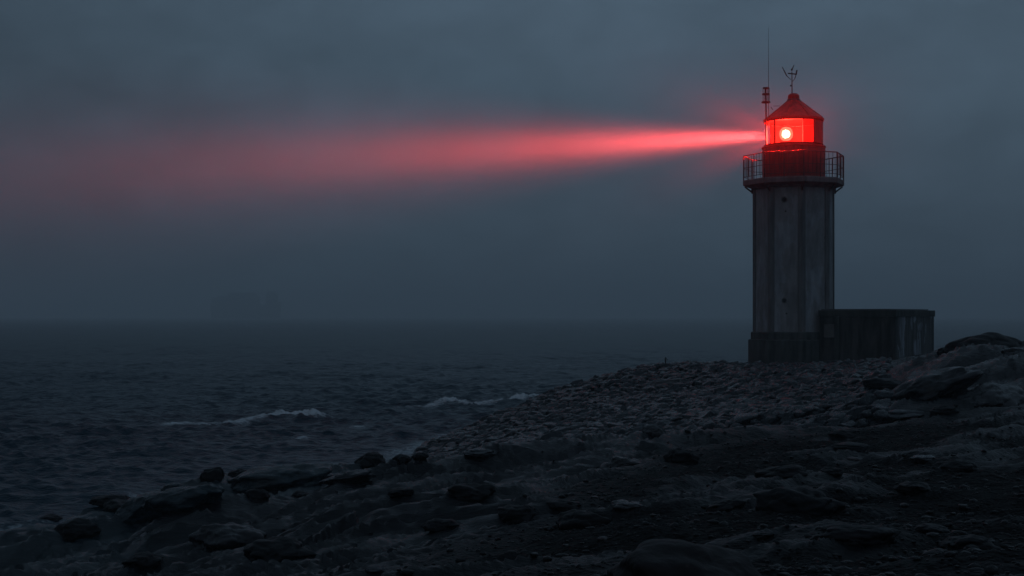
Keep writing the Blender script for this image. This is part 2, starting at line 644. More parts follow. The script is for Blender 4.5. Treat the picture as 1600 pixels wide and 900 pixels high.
# sea
inv = np.concatenate([np.linspace(1 / 12, 1 / 22, 20)[:-1], np.linspace(1 / 22, 1 / 45, 230)[:-1], np.linspace(1 / 45, 1 / 700, 560)[:-1], np.linspace(1 / 700, 1 / 6000, 40)])
sr = 1 / inv
sx, sy, sf = fan(24, 900, 60, sr)
row_gap = np.gradient(sr)[:, None] + 0 * sx
wr = np.random.default_rng(23)
zx, zy, zz, slope = np.zeros_like(sx), np.zeros_like(sx), np.zeros_like(sx), np.zeros_like(sx)
patch = .75 + .5 * perlin(sx * .035, sy * .05, 2.2)
for k in range(110):
    lam = 0.4 * (7.0 / 0.4) ** wr.random()
    ang = R(-98 + wr.normal() * (20 + 14 * (lam < 3)))
    kx, ky = math.cos(ang), math.sin(ang)
    kk = 2 * math.pi / lam
    amp = .0098 * lam ** .6 * (1 if lam < 3 else .75)
    ph = kk * (kx * sx + ky * sy) + wr.random() * 6.283 + 1.2 * perlin(sx * .05 + k, sy * .05, k * .7)
    att_ = 1 - sstep(.35, .9, row_gap * abs(ky) / lam)
    a_ = amp * att_ * patch
    zz += a_ * np.sin(ph)
    zx += .75 * a_ * kx * np.cos(ph)
    zy += .75 * a_ * ky * np.cos(ph)
    slope += a_ * kk * np.sin(ph)

gh = height(sx, sy, False)
depth = np.clip(-gh, 0, 3)
shoal = .6 + .4 * sstep(0, 1.0, depth)
zz *= shoal
foam = .30 * sstep(.55, 1.25, slope) * (sy > 30)


def crest(pts, widths=(.55, 1.0)):
    """a breaking wave along image points (px, py, height, whiteness)"""
    global zz, foam
    P = []
    for px, py, h, w in pts:
        d = EYE * F / (py - HZ)
        P.append(((px - 800) / F * d, d, h, w))
    best = np.full(sx.shape, 1e9)
    side, hh, ww = np.zeros_like(sx), np.zeros_like(sx), np.zeros_like(sx)
    for (x0, y0, h0, w0), (x1, y1, h1, w1) in zip(P[:-1], P[1:]):
        dx, dy = x1 - x0, y1 - y0
        L2 = dx * dx + dy * dy
        t = np.clip(((sx - x0) * dx + (sy - y0) * dy) / L2, 0, 1)
        ex, ey = sx - (x0 + t * dx), sy - (y0 + t * dy)
        d = np.hypot(ex, ey)
        m = d < best
        best = np.where(m, d, best)
        sd = np.sign(dx * ey - dy * ex)
        side, hh, ww = np.where(m, sd, side), np.where(m, h0 + (h1 - h0) * t, hh), np.where(m, w0 + (w1 - w0) * t, ww)
    s = best * side                                     # + is out to sea
    s = s + .35 * perlin(sx * .5, sy * .5, 5.5)
    ragged = 1 + .5 * fbm(sx * 2.6, sy * .6, 3.1, 4, .6) * np.clip(ww, 0, 1)
    prof = np.where(s > 0, np.exp(-(s / widths[1]) ** 2), np.exp(-(s / widths[0]) ** 2))
    zz = zz * (1 - .5 * prof) + .55 * hh * prof * ragged
    fr = np.where(s > 0, np.exp(-(s / .35) ** 2), np.exp(-(s / (widths[0] * 1.5)) ** 2))
    foam = np.maximum(foam, ww * fr)


crest([(225, 668, .05, 0), (262, 664, .20, 1.1), (300, 663.5, .2, .9), (330, 663, .22, 1.05), (385, 659, .25, 1.0), (418, 655, .45, 1.1), (455, 652, .68, 1.4), (490, 650, .6, 1.3), (512, 648, .08, 0)])
crest([(570, 642, .05, 0), (600, 640, .15, .5), (660, 636, .2, .85), (690, 633, .35, 1.0), (706, 630, .8, 1.4), (735, 634, .3, 1.0), (785, 628, .28, .95), (812, 625, .6, 1.3), (850, 624, .5, 1.1), (880, 622, .1, .3)])
crest([(835, 577, .05, 0), (850, 575, .35, .7), (890, 572, .3, .6), (910, 571, .05, 0)], (.9, 1.4))
crest([(362, 554, .05, 0), (368, 553, .3, .9), (376, 553, .05, 0)], (.9, 1.4))
crest([(440, 692, .03, 0), (466, 686, .2, 1.0), (480, 682, .05, .2)], (.4, .7))
crest([(640, 668, .02, .2), (720, 655, .12, .5), (800, 645, .1, .4)], (.5, .9))
crest([(545, 672, .02, .1), (560, 667, .16, 1.0), (585, 664, .03, .1)], (.4, .7))
crest([(1000, 545, .05, 0), (1040, 543, .35, .55), (1080, 543, .05, 0)], (1.2, 1.8))
crest([(700, 592, .05, 0), (740, 590, .3, .4), (790, 589, .05, 0)], (1.0, 1.5))
# wash along the rocks
sh = sstep(-.9, -.12, gh) * (1 - sstep(.15, .4, gh))
foam = np.maximum(foam, sh * (.62 + .5 * perlin(sx * .3, sy * .3, 8.8) + .12 * sstep(-8, -3, sx) * sstep(44, 50, sy)))
sea = link_mesh('sea', np.stack([sx + zx * shoal, sy + zy * shoal, zz], -1).reshape(-1, 3), sf, M['water'], smooth=True)
tag(sea, kind='structure')
att = sea.data.attributes.new('foam', 'FLOAT', 'POINT')
att.data.foreach_set('value', np.clip(foam, 0, 1.15).astype(np.float32).ravel())

# ------------------------------------------------------------------ stones
_ico = {}


def ico(sub):
    if sub not in _ico:
        bm = bmesh.new()
        bmesh.ops.create_icosphere(bm, subdivisions=sub, radius=1)
        bm.verts.ensure_lookup_table()
        _ico[sub] = (np.array([v.co[:] for v in bm.verts]), np.array([[v.index for v in f.verts] for f in bm.faces]))
        bm.free()
    return _ico[sub]


def stone_shape(seed, sub=4, angular=.5, rough=.12, flat=0.0):
    """unit stone: a sphere cut by random planes, then weathered"""
    r = np.random.default_rng(seed)
    v, f = ico(sub)
    v = v.copy()
    n = r.normal(size=(9, 3))
    n /= np.linalg.norm(n, axis=1)[:, None]
    for k in range(9):
        d = v @ n[k]
        lim = .52 + .36 * r.random()
        over = np.clip(d - lim, 0, None)
        v -= over[:, None] * n[k] * angular
    o = r.random(3) * 40
    w = v * 1.1 + o
    v *= (1 + .22 * fbm(w[:, 0], w[:, 1], w[:, 2], 2) + rough * fbm(w[:, 0] * 2.4, w[:, 1] * 2.4, w[:, 2] * 2.4, 4))[:, None]
    # bedding: slight steps
    b = v[:, 2] * 5 + .8 * perlin(w[:, 0], w[:, 1], 3.3)
    v[:, :2] *= (1 + .015 * np.sin(b * 2.2))[:, None]
    if flat:
        v[:, 2] = np.where(v[:, 2] > 0, v[:, 2] * (1 - flat * .5 * np.clip(v[:, 2], 0, 1)), v[:, 2])
    v -= (v.max(0) + v.min(0)) / 2
    v /= (v.max(0) - v.min(0)) / 2
    return v, f


def boulder(px, py, w, h, label, mtl='rock', seed=0, angular=.5, depth=1.0, tilt=0, rough=.12, name='boulder', cat='boulder', group=None, d=None, sub=5, yaw=None):
    """stone whose foot is seen at px, py and which is w by h photo pixels"""
    p = ray_ground(px, py) if d is None else at(px, py, d)
    s = p.y / F
    W, H = w * s / 2, h * s
    v, f = stone_shape(seed + 100, sub, angular, rough)
    ya = random.uniform(-.5, .5) if yaw is None else yaw
    rot = Matrix.Rotation(ya, 3, 'Z') @ Matrix.Rotation(R(tilt), 3, 'Y')
    v = v * np.array([W, W * depth, H * .68])
    v = v @ np.array(rot).T
    base = Vector((p.x, p.y + W * depth * .5, p.z - H * .2))
    z0 = min(base.z, float(height(base.x, base.y)))
    v[:, 2] += H * .32 + (base.z - z0) * 0
    o = link_mesh(name, v, f, M[mtl], smooth=True, loc=(base.x, base.y, base.z))
    tag(o, label, cat, group)
    return o


B = boulder
# along the left waterline
B(118, 836, 78, 30, 'round black boulder at the water edge, lower left corner of the shore', 'rock_black', 1, .3, .8)
B(74, 816, 46, 14, 'low dark rock washed by water left of the round black boulder', 'rock_black', 2, .5)
B(166, 786, 62, 15, 'flat dark rock in the foam, furthest out beyond the black boulder', 'rock_black', 3, .4)
B(184, 797, 58, 17, 'dark wedge rock in the foam behind the round black boulder', 'rock_black', 4, .6, 1, 10)
B(330, 752, 40, 24, 'upright angular block standing at the water edge', 'rock_black', 5, 1.0, .8, -8, .05)
B(372, 748, 40, 18, 'rounded dark rock right of the upright angular block', 'rock_black', 6, .4)
B(272, 768, 44, 16, 'dark rock between the bluish slab and the open water', 'rock_sky_sheen', 7, .6)
B(215, 812, 96, 40, 'steep dark slab leaning right, beside the round black boulder', 'rock_sky_sheen', 8, .8, .9, -22)
B(282, 794, 150, 40, 'long dark rock ledge below the upright angular block', 'rock_sky_sheen', 9, .7, .6, -12)
B(430, 764, 180, 46, 'broad bluish wet slab sloping down to the left at the waterline', 'rock_sky_sheen', 10, .5, .8, -10)
B(400, 782, 42, 22, 'small black rock leaning on the broad bluish slab', 'rock_black', 11, .7)
B(468, 776, 28, 10, 'small black stone low at the right end of the broad bluish slab', 'rock_black', 12, .5)
B(577, 728, 52, 23, 'dark domed boulder standing in the water off the point', 'rock_black', 13, .6)
B(628, 722, 30, 12, 'left of two small dark rocks in the surf at the bank foot', 'rock_black', 14, .6)
B(656, 719, 26, 12, 'right of two small dark rocks in the surf at the bank foot', 'rock_black', 15, .6)
B(540, 752, 90, 18, 'low dark ledge below the domed boulder in the water', 'rock', 16, .6, .7, -8)
# middle band of bedrock
B(735, 778, 84, 22, 'black hollow-sided rock in the middle of the bedrock slope', 'rock_black', 17, .6, .7)
B(626, 774, 44, 12, 'small dark rock left of the black hollow-sided rock', 'rock_black', 18, .5)
B(752, 712, 60, 10, 'low dark rock at the lower edge of the stone bank', 'rock', 19, .5)
B(1066, 722, 58, 27, 'dark domed boulder on the slab below the stone bank', 'rock_black', 20, .3, .8)
B(975, 727, 58, 16, 'low dark hump left of the domed boulder on the slab', 'rock', 21, .5)
B(910, 826, 104, 32, 'broad flat-topped boulder on the gravel above the huge smooth boulder', 'rock_black', 22, .7, .7)
B(985, 796, 64, 14, 'thin flat stone behind the flat-topped boulder', 'rock', 23, .6)
B(880, 800, 60, 16, 'low grey rock half sunk left of the thin flat stone', 'rock_black', 24, .4)
B(810, 812, 66, 26, 'dark rounded hump left of the flat-topped boulder', 'rock_black', 25, .4)
B(690, 828, 70, 20, 'low black hump at the foot of the bedrock slope', 'rock_black', 26, .5)
B(350, 858, 130, 44, 'purple-grey dome of rock in the lower left foreground', 'rock', 27, .5, .8)
B(430, 872, 110, 34, 'black rock right of the purple-grey dome', 'rock_black', 28, .5)
B(220, 884, 60, 22, 'black rock at the bottom edge, lower left', 'rock_black', 29, .5)
# foreground
B(1082, 935, 250, 98, 'huge smooth dark boulder cut off by the bottom edge', 'rock_brown', 30, .2, .9, 0, .04, sub=6)
B(1225, 745, 92, 20, 'flat grey rock lying on the gravel, largest of the mid gravel', 'rock_black', 31, .5, .7)
B(1300, 742, 40, 14, 'small dark rock right of the flat grey rock on the gravel', 'rock_black', 32, .4)
B(1256, 800, 150, 46, 'wide dark mound of rock rising from the gravel', 'rock_black', 33, .4, .8)
B(1135, 800, 0 + 70, 20, 'sloping grey stone left of the wide dark mound', 'rock_black', 34, .6, .8, -14)
B(1322, 682, 48, 13, 'dark stone on the bare ground below the lighthouse', 'rock_black', 35, .4)
B(1332, 702, 60, 11, 'flat dark stone just in front of the bare ground', 'rock_black', 36, .5)
B(1447, 722, 46, 11, 'pale-topped small stone on the right gravel', 'rock', 37, .5)
B(1500, 736, 72, 20, 'dark hump of rock on the right gravel', 'rock_black', 38, .4)
B(1430, 770, 60, 18, 'dark rock between the wide mound and the right gravel hump', 'rock_black', 39, .5)
B(1345, 848, 150, 32, 'broad low rock across the gravel, lower right', 'rock_black', 40, .5, .6)
B(1460, 832, 54, 14, 'pale flat stone right of the broad low rock', 'rock_black', 41, .6)
B(1520, 858, 90, 26, 'dark rock near the lower right corner', 'rock_black', 42, .5)
B(1195, 842, 40, 10, 'small stone just above the huge smooth boulder', 'rock_black', 43, .5)
B(942, 844, 18, 6, 'small pale pebble below the flat-topped boulder', 'rock_pale', 44, .2, sub=4)
B(1335, 719, 22, 6, 'small pale pebble on the gravel under the lighthouse', 'rock_pale', 45, .2, sub=4)
B(585, 895, 32, 10, 'pale pebble at the bottom edge left of centre', 'rock_pale', 46, .2, sub=4)
# right outcrop
B(1546, 556, 128, 47, 'great rounded boulder crowning the rock outcrop at right', 'rock_black', 47, .15, .8, 4, .05, sub=6, d=45.5)
B(1478, 552, 24, 12, 'small dark stone at the left end of the outcrop crest', 'rock_black', 48, .5, d=46.5)
B(1592, 560, 60, 22, 'dark rock right of the great rounded boulder', 'rock', 49, .5, d=43.5)
B(1470, 612, 150, 40, 'dark sloping shoulder of the outcrop under its crest', 'rock', 50, .6, .7, -16)
B(1560, 628, 150, 36, 'pale-edged ledge low on the right outcrop', 'rock', 51, .6, .6, -14)
B(1390, 606, 70, 18, 'low dark rock between outcrop and annex', 'rock_black', 52, .5)
B(1478, 645, 46, 14, 'dark stone at the foot of the outcrop', 'rock_black', 53, .5)
B(1415, 652, 80, 14, 'flat grey rock at the foot of the outcrop', 'rock', 54, .6)
# set into the stone bank
B(1022, 678, 40, 18, 'rounded pale boulder at the lower edge of the stone bank', 'rock_pale', 55, .2, .8)
B(1040, 604, 84, 15, 'long pale slab lying among the bank stones', 'rock_pale', 56, .5, .5, -8)
B(1108, 664, 26, 10, 'small pale boulder on the lower bank right of the rounded one', 'rock_pale', 57, .3)
B(922, 664, 30, 14, 'dark round boulder in the middle of the stone bank', 'rock_black', 58, .3)

# ------------------------------------------------------------------ the stone bank
poly = [ray_ground(px, py, 25) for px, py in [(668, 700), (770, 655)]]
cob = []
gxs = np.arange(-7, 22, .37)
for i, yy in enumerate(np.arange(33, 80, .34)):
    for xx in gxs:
        x = xx + (.185 if i % 2 else 0) + random.uniform(-.09, .09)
        y = yy + random.uniform(-.09, .09)
        cob.append((x, y))
cob = np.array(cob)
chh = height(cob[:, 0], cob[:, 1])
keep = (zone_cobble(cob[:, 0], cob[:, 1]) > .55 + .0 * chh) & (chh > -.15)
pxs = 800 + cob[:, 0] / cob[:, 1] * F
keep &= (pxs > 640) & (pxs < 1640)
# clear the buildings' footprint
keep &= np.hypot(cob[:, 0] - LH.x, cob[:, 1] - LH.y) > 2.35
keep &= ~((cob[:, 0] > 14.2) & (cob[:, 1] > 66.5))
keep &= cob[:, 1] < 76
cob, chh = cob[keep], chh[keep]
# what the camera cannot see behind the crest is left to the bank sheet
SL = []
variants = [stone_shape(900 + k, 3, 1.1, .07) for k in range(12)]
strike = R(30)
order = np.argsort(np.hypot(cob[:, 0], cob[:, 1]))
cob, chh = cob[order], chh[order]
cob_meshes = []
for v, f in variants:
    o = link_mesh('bank_stone', v, f, M['cobble'])
    cob_meshes.append(o.data)
    bpy.data.objects.remove(o)


def stone_xf(k):
    L = random.uniform(.17, .25) * (1.3 if random.random() < .10 else 1)
    return (L * random.uniform(1.0, 1.45), L * random.uniform(.75, 1.0), L * random.uniform(.5, .8)), (random.gauss(0, .12), random.gauss(-.22, .10), strike + random.gauss(0, .3))


vs, fs, off = [], [], 0
n_single = 300
for k in range(len(cob)):
    sc, ro = stone_xf(k)
    x, y = cob[k]
    z = float(chh[k]) + sc[2] * .32
    if k < n_single:
        o = bpy.data.objects.new('bank_stone', cob_meshes[k % 12])
        C.objects.link(o)
        o.location, o.scale, o.rotation_euler = (x, y, z), sc, ro
        tag(o, 'wet dark stone set tightly among its like on the sloping bank', 'stone', 'stones paving the sloping bank')
    else:
        v, f = variants[k % 12]
        from mathutils import Euler
        rm = np.array(Euler(ro).to_matrix())
        vs.append((v * np.array(sc)) @ rm.T + np.array([x, y, z]))
        fs.append(f + off)
        off += len(v)
bank = link_mesh('bank_stones', np.concatenate(vs), np.concatenate(fs), M['cobble'])
tag(bank, 'countless wet dark stones paving the far slope of the bank', 'stones', kind='stuff')

# ------------------------------------------------------------------ gravel
gv = []
gr = np.random.default_rng(11)
while len(gv) < 9000:
    d = 7.5 * (34 / 7.5) ** gr.random()
    px = gr.uniform(380, 1640)
    gv.append(((px - 800) / F * d, d))
gv = np.array(gv)
gz_ = zone_gravel(gv[:, 0], gv[:, 1])
gh_ = height(gv[:, 0], gv[:, 1])
keep = (gr.random(len(gv)) < gz_ * .97 + .03) & (gh_ > .3)
gv, gh_ = gv[keep], gh_[keep]
gvar = [stone_shape(700 + k, 1 if k else 2, .9, .1) for k in range(8)]
vs, fs, off = [], [], 0
for k in range(len(gv)):
    s = .007 + .034 * gr.random() ** 9 + .0006 * gv[k, 1]
    v, f = gvar[k % 8]
    a = gr.random() * 6.28
    ca, sa = math.cos(a), math.sin(a)
    w = v * np.array([s * gr.uniform(.9, 1.6), s, s * gr.uniform(.4, .8)])
    w = w @ np.array([[ca, -sa, 0], [sa, ca, 0], [0, 0, 1]]).T
    vs.append(w + np.array([gv[k, 0], gv[k, 1], gh_[k] + s * .2]))
    fs.append(f + off)
    off += len(v)
grav = link_mesh('gravel', np.concatenate(vs), np.concatenate(fs), M['pebble'], smooth=True)
tag(grav, 'dark loose gravel and pebbles over the foreground', 'gravel', kind='stuff')

# ------------------------------------------------------------------ lighthouse
PM = 31.746                                            # photo pixels per metre at the tower


def zz_(py):
    return EYE + (HZ - py) / PM - LH.z


lh = thing('lighthouse', 'octagonal grey concrete lighthouse with red lantern, lit and throwing a red beam', 'lighthouse', LH)
face = math.pi / 8
OCT = math.pi / 8 * 0 - math.pi / 2                   # a corner towards the camera


def octa(prof, phase=OCT):
    return MB().lathe(prof, 8, phase=phase)


Rs = 1.97
octa([(2.24, -1.2), (2.24, zz_(531)), (2.20, zz_(530))]).cap().build('plinth', M['plinth'], lh, bevel=.025)
octa([(2.11, zz_(530) - .02), (2.11, zz_(519)), (2.03, zz_(518))]).cap().build('plinth_step', M['plinth'], lh, bevel=.02)
shaft = octa([(Rs, zz_(518) - .02), (Rs - .02, zz_(292))]).cap().build('shaft', M['concrete'], lh, bevel=.02)
for k in range(8):
    a = OCT + k * math.pi / 4
    for s in (0,):
        ca, sa = math.cos(a), math.sin(a)
        m = MB()
        # a flat pilaster folded round the corner
        w = .17
        for sg in (-1, 1):
            b = a + sg * (math.pi / 2 + math.pi / 8)   # direction along the face
            dx, dy = math.cos(b), math.sin(b)
            nx, ny = math.cos(a + sg * math.pi / 8), math.sin(a + sg * math.pi / 8)
            cx, cy = Rs * ca + dx * w / 2 + nx * .012, Rs * sa + dy * w / 2 + ny * .012
            m.box((cx, cy, (zz_(518) + zz_(293)) / 2), (w + .03, .06 + .002 * sg, zz_(293) - zz_(518) - .01), math.atan2(dy, dx))
        m.build('corner_pilaster', M['rib'], shaft)


def on_face(side, across, py, out=.0):
    """point on a shaft face: side -1 left front face, +1 right front face; across in metres from its middle"""
    a = -math.pi / 2 + side * math.pi / 8
    ap = (Rs - .01) * math.cos(math.pi / 8) + out
    t = Vector((-math.sin(a), math.cos(a), 0)) * across
    return Vector((ap * math.cos(a), ap * math.sin(a), zz_(py))) + t, a


def port(side, across, py, r):
    p, a = on_face(side, across, py)
    n = Vector((math.cos(a), math.sin(a), 0))
    m = MB().tube(p - n * .05, p + n * .018, r, n=18)
    o = m.build('vent_hole', M['black'], shaft, smooth=True)
    m = MB()
    t = Vector((-math.sin(a), math.cos(a), 0))
    for k in range(20):
        b0, b1 = 2 * math.pi * k / 20, 2 * math.pi * (k + 1) / 20
        q0 = p + n * .02 + (t * math.cos(b0) + Vector((0, 0, 1)) * math.sin(b0)) * (r + .02)
        q1 = p + n * .02 + (t * math.cos(b1) + Vector((0, 0, 1)) * math.sin(b1)) * (r + .02)
        m.bar(q0, q1, .04)
    m.build('vent_rim', M['rib'], o)


port(-1, -.08, 316, .11)
port(-1, -.08, 470, .09)
for side, ac, py, r in ((1, .62, 352, .05), (1, .6, 374, .06), (-1, -.02, 334, .04), (-1, .02, 490, .04), (2.0, .1, 316, .1), (2.0, .1, 328, .07)):
    p, a = on_face(side, ac, py)
    n = Vector((math.cos(a), math.sin(a), 0))
    MB().tube(p - n * .04, p + n * .012, r, n=12).build('spalled_hole', M['black'], shaft)
# drain pipe of the gallery
# gallery
g_top, g_bot = zz_(282), zz_(292)
gal = octa([(2.0, g_bot - .16), (2.12, g_bot - .06), (2.40, g_bot + .02), (2.49, g_bot + .05), (2.50, g_top - .06), (2.46, g_top), (1.2, g_top)]).build('gallery', M['rib'], lh, bevel=.01)
for k in range(8):
    a = OCT + k * math.pi / 4
    ca, sa = math.cos(a), math.sin(a)
    m = MB()
    m.bar((2.40 * ca, 2.40 * sa, g_bot + .0), (2.06 * ca, 2.06 * sa, g_bot - .26), .07)
    m.bar((2.04 * ca, 2.04 * sa, g_bot - .02), (2.04 * ca, 2.04 * sa, g_bot - .34), .08)
    m.build('gallery_bracket', M['iron'], gal)
rail_o = MB()
rt, rm_, rb = zz_(244), zz_(263), zz_(277)


def oct_pt(k, r, z):
    k0 = int(math.floor(k))
    t = k - k0
    a, b = OCT + k0 * math.pi / 4, OCT + (k0 + 1) * math.pi / 4
    return Vector((r * (math.cos(a) * (1 - t) + math.cos(b) * t), r * (math.sin(a) * (1 - t) + math.sin(b) * t), z))


Rr = 2.46
railing = bpy.data.objects.new('railing', None)
C.objects.link(railing)
railing.parent = lh
for nm, z, w in (('top_rail', rt, .05), ('middle_rail', rm_, .028), ('bottom_rail', rb, .028)):
    m = MB()
    for k in range(8):
        m.tube(oct_pt(k, Rr, z), oct_pt(k + 1, Rr, z), w / 2, n=8)
    m.build(nm, M['iron'], railing)
for k in range(16):
    t = k / 2
    m = MB().tube(oct_pt(t, Rr, g_top - .02), oct_pt(t, Rr, rt + .02), .030 if k % 2 == 0 else .024, n=8)
    m.build('rail_post', M['iron'], railing)
for k in range(8):
    for q in (.125, .25, .375, .625, .75, .875):
        p = oct_pt(k + q, Rr, 0)
        MB().tube((p.x, p.y, rb), (p.x, p.y, rt), .011, n=6).build('baluster', M['iron'], railing)

# drum under the lantern
dr = MB().lathe([(1.54, g_top - .02), (1.54, g_top + .10), (1.51, g_top + .12), (1.51, zz_(233)), (1.56, zz_(232)), (1.56, zz_(230)), (1.40, zz_(229)), (.3, zz_(229))], 40)
drum = dr.build('drum', M['red'], lh, smooth=True)
for z in (zz_(250), zz_(268)):
    MB().torus(1.512, .016, z, 40).build('drum_seam', M['red'], drum, smooth=True)
for k in range(10):
    a = -math.pi / 2 + k * math.pi / 5
    MB().bar((1.515 * math.cos(a), 1.515 * math.sin(a), g_top + .12), (1.515 * math.cos(a), 1.515 * math.sin(a), zz_(233)), .03).build('drum_rib', M['red'], drum)

# lantern room: glazed to seaward and to the front, red iron to landward
zl0, zl1 = zz_(229), zz_(189)
lant = bpy.data.objects.new('lantern_room', None)
C.objects.link(lant)
lant.parent = lh
RL = 1.42


def th(deg):                                            # degrees from the camera side, + to the right
    return R(-90 + deg)


MB().lathe([(RL, zl0), (RL, zl1), (RL - .05, zl1), (RL - .05, zl0), (RL, zl0)], 30, th(31), th(222)).build('wall_panel', M['red'], lant, smooth=True)
MB().lathe([(RL - .056, zl0 + .08), (RL - .056, zl1 - .1)], 30, th(32), th(221)).build('wall_lining', M['lining'], lant, smooth=True)
MB().lathe([(RL - .07, zl0 + .006), (.2, zl0 + .006)], 40).build('lantern_floor', M['lining'], lant)
MB().lathe([(RL - .07, zl1 - .02), (.0, zl1 + .02)], 40).build('lantern_ceiling', M['lining'], lant)
MB().lathe([(RL + .02, zl0), (RL + .02, zl0 + .07), (RL - .06, zl0 + .07), (RL - .06, zl0), (RL + .02, zl0)], 40).build('sill_ring', M['lining'], lant, smooth=True)
MB().lathe([(RL + .02, zl1 - .09), (RL + .02, zl1), (RL - .06, zl1), (RL - .06, zl1 - .09), (RL + .02, zl1 - .09)], 40).build('head_ring', M['lining'], lant, smooth=True)
edges = [-138, -51, 8, 31]
for e in edges:
    a = th(e)
    MB().box(((RL - .02) * math.cos(a), (RL - .02) * math.sin(a), (zl0 + zl1) / 2), (.08, .045, zl1 - zl0 - .16), a).build('mullion', M['lining'], lant)
for e0, e1, gm in ((-138, -51, 'glass'), (-51, 8, 'salty_glass'), (8, 31, 'tinted_glass')):
    MB().lathe([(RL - .02, zl0 + .07), (RL - .02, zl1 - .09)], 14, th(e0 + 1), th(e1 - 1)).build('pane', M[gm], lant, smooth=True)
# lamp
lampx, lampy, lampz = -.40, -.15, zz_(210)
lamp = MB().lathe([(.22, zl0), (.22, zl0 + .05), (.07, zl0 + .08), (.07, lampz - .42), (.2, lampz - .40), (.2, lampz - .37), (.02, lampz - .36)], 20).build('lamp', M['lining'], lh, smooth=True, loc=(lampx, lampy, 0))
MB().sphere((0, 0, lampz), .21, 4).build('bulb', M['lamp'], lamp, smooth=True)
MB().lathe([(.05, lampz - .34), (.2, lampz - .30), (.30, lampz - .17), (.335, lampz), (.30, lampz + .17), (.2, lampz + .30), (.05, lampz + .34)], 32).build('lens', M['lens'], lamp, smooth=True)
for dz in (-.40, .40):
    MB().torus(.30, .02, lampz + dz, 24).build('lens_ring', M['lining'], lamp, smooth=True)
# roof
ze = zz_(188)
roof = MB().lathe([(1.30, ze - .03), (1.46, ze - .05), (1.48, ze + .03), (1.42, ze + .07), (.33, zz_(158)), (.29, zz_(156.5)), (.30, zz_(155)), (.1, zz_(155))], 40).build('roof', M['red'], lh, smooth=True)
for k in range(8):
    a = OCT + R(20) + k * math.pi / 4
    MB().bar((1.43 * math.cos(a), 1.43 * math.sin(a), ze + .075), (.33 * math.cos(a), .33 * math.sin(a), zz_(158) + .01), .035).build('roof_seam', M['red'], roof)
MB().lathe([(.32, zz_(157) - .02), (.33, zz_(156)), (.32, zz_(155.2)), (.25, zz_(155))], 24).build('vent_collar', M['grey'], roof, smooth=True)
MB().lathe([(.26, zz_(155.2)), (.285, zz_(152.5)), (.27, zz_(149)), (.18, zz_(146.5)), (.05, zz_(145.6)), (.0001, zz_(145.5))], 24).build('vent_ball', M['red'], roof, smooth=True)


def q(px, py, dy=0):                                    # local point on the tower's mid plane
    return Vector(((px - 1240) / PM, dy, zz_(py)))


# wind instruments on the ball
vane = MB().tube(q(1237.6, 147), q(1237.4, 112), .028, .02).build('wind_vane', M['iron'], lh)
MB().bar(q(1231, 114.6), q(1244.5, 116), .05).build('cross_arm', M['iron'], vane)
m = MB()
m.bar(q(1222.3, 104.5), q(1225.5, 111), .09, .02)
m.bar(q(1225, 110), q(1229.5, 119), .15, .02)
m.build('tail_blade', M['grey'], vane)
MB().tube(q(1229, 118), q(1235.5, 124.5), .016).build('tail_stay', M['iron'], vane)
MB().tube(q(1236.8, 110.5), q(1240.8, 101.3), .03, .016).build('pointer', M['iron'], vane)
m = MB()
m.tube(q(1245.2, 109.5), q(1243.8, 117), .035)
m.tube(q(1243.8, 117), q(1241.8, 123), .018)
m.tube(q(1241.8, 123), q(1238, 127.5), .014)
m.build('sensor_arm', M['iron'], vane)
m = MB()
m.sphere(q(1237.3, 108.5), .05, 2)
m.sphere(q(1235.5, 133.8), .045, 2)
m.build('junction', M['iron'], vane)
# radio aerial beside the lantern
ay = -.42
ant = MB().tube(q(1195, 229, ay), q(1194.2, 139, ay), .045, .035).build('aerial_mast', M['iron'], lh)
for py, r in ((139.8, .16), (149.3, .19), (161.8, .22)):
    m = MB()
    m.lathe([(r, -.03), (r, .03), (.01, .03)], 14)
    m.build('aerial_ring', M['iron'], ant, loc=q(1194.4, py, ay))
m = MB()
for dx in (-.14, -.05, .08, .16):
    m.tube(q(1194.4, 162, ay + (.1 if abs(dx) < .1 else -.02)) + Vector((dx, 0, 0)), q(1194.4, 139.5, ay) + Vector((dx, 0, 0)), .014, n=6)
m.build('aerial_rods', M['iron'], ant)
MB().tube(q(1198.7, 200, ay), q(1198.2, 46, ay), .017, .006, n=6).build('whip_aerial', M['iron'], ant)
MB().bar(q(1195, 196, ay), q(1199, 196, ay), .03).build('clamp', M['iron'], ant)
m = MB()
m.tube(q(1207.5, 166.6, -.2), q(1218, 166.4, -.2), .012, n=6)
m.tube(q(1204.5, 167), q(1207.6, 171.5), .018, n=6)
m.build('roof_stay', M['iron'], roof)

# ------------------------------------------------------------------ annex
A_ = Vector((14.72, 68.05, 0))
B_ = Vector((17.79, 66.0, 0))
e1 = (B_ - A_).normalized()
e2 = Vector((-e1.y, e1.x, 0))
if e2.y < 0:
    e2 = -e2
L1, L2 = (B_ - A_).length, 5.5
rz1 = math.atan2(e1.y, e1.x)
an = thing('annex_building', 'low flat-roofed concrete annex with peeling end wall, joined to the lighthouse foot', 'building', (B_.x, B_.y, 1.9))


def al(u, v, z):                                        # along front (from the corner back to the tower), along end wall
    return -e1 * u + e2 * v + Vector((0, 0, z))


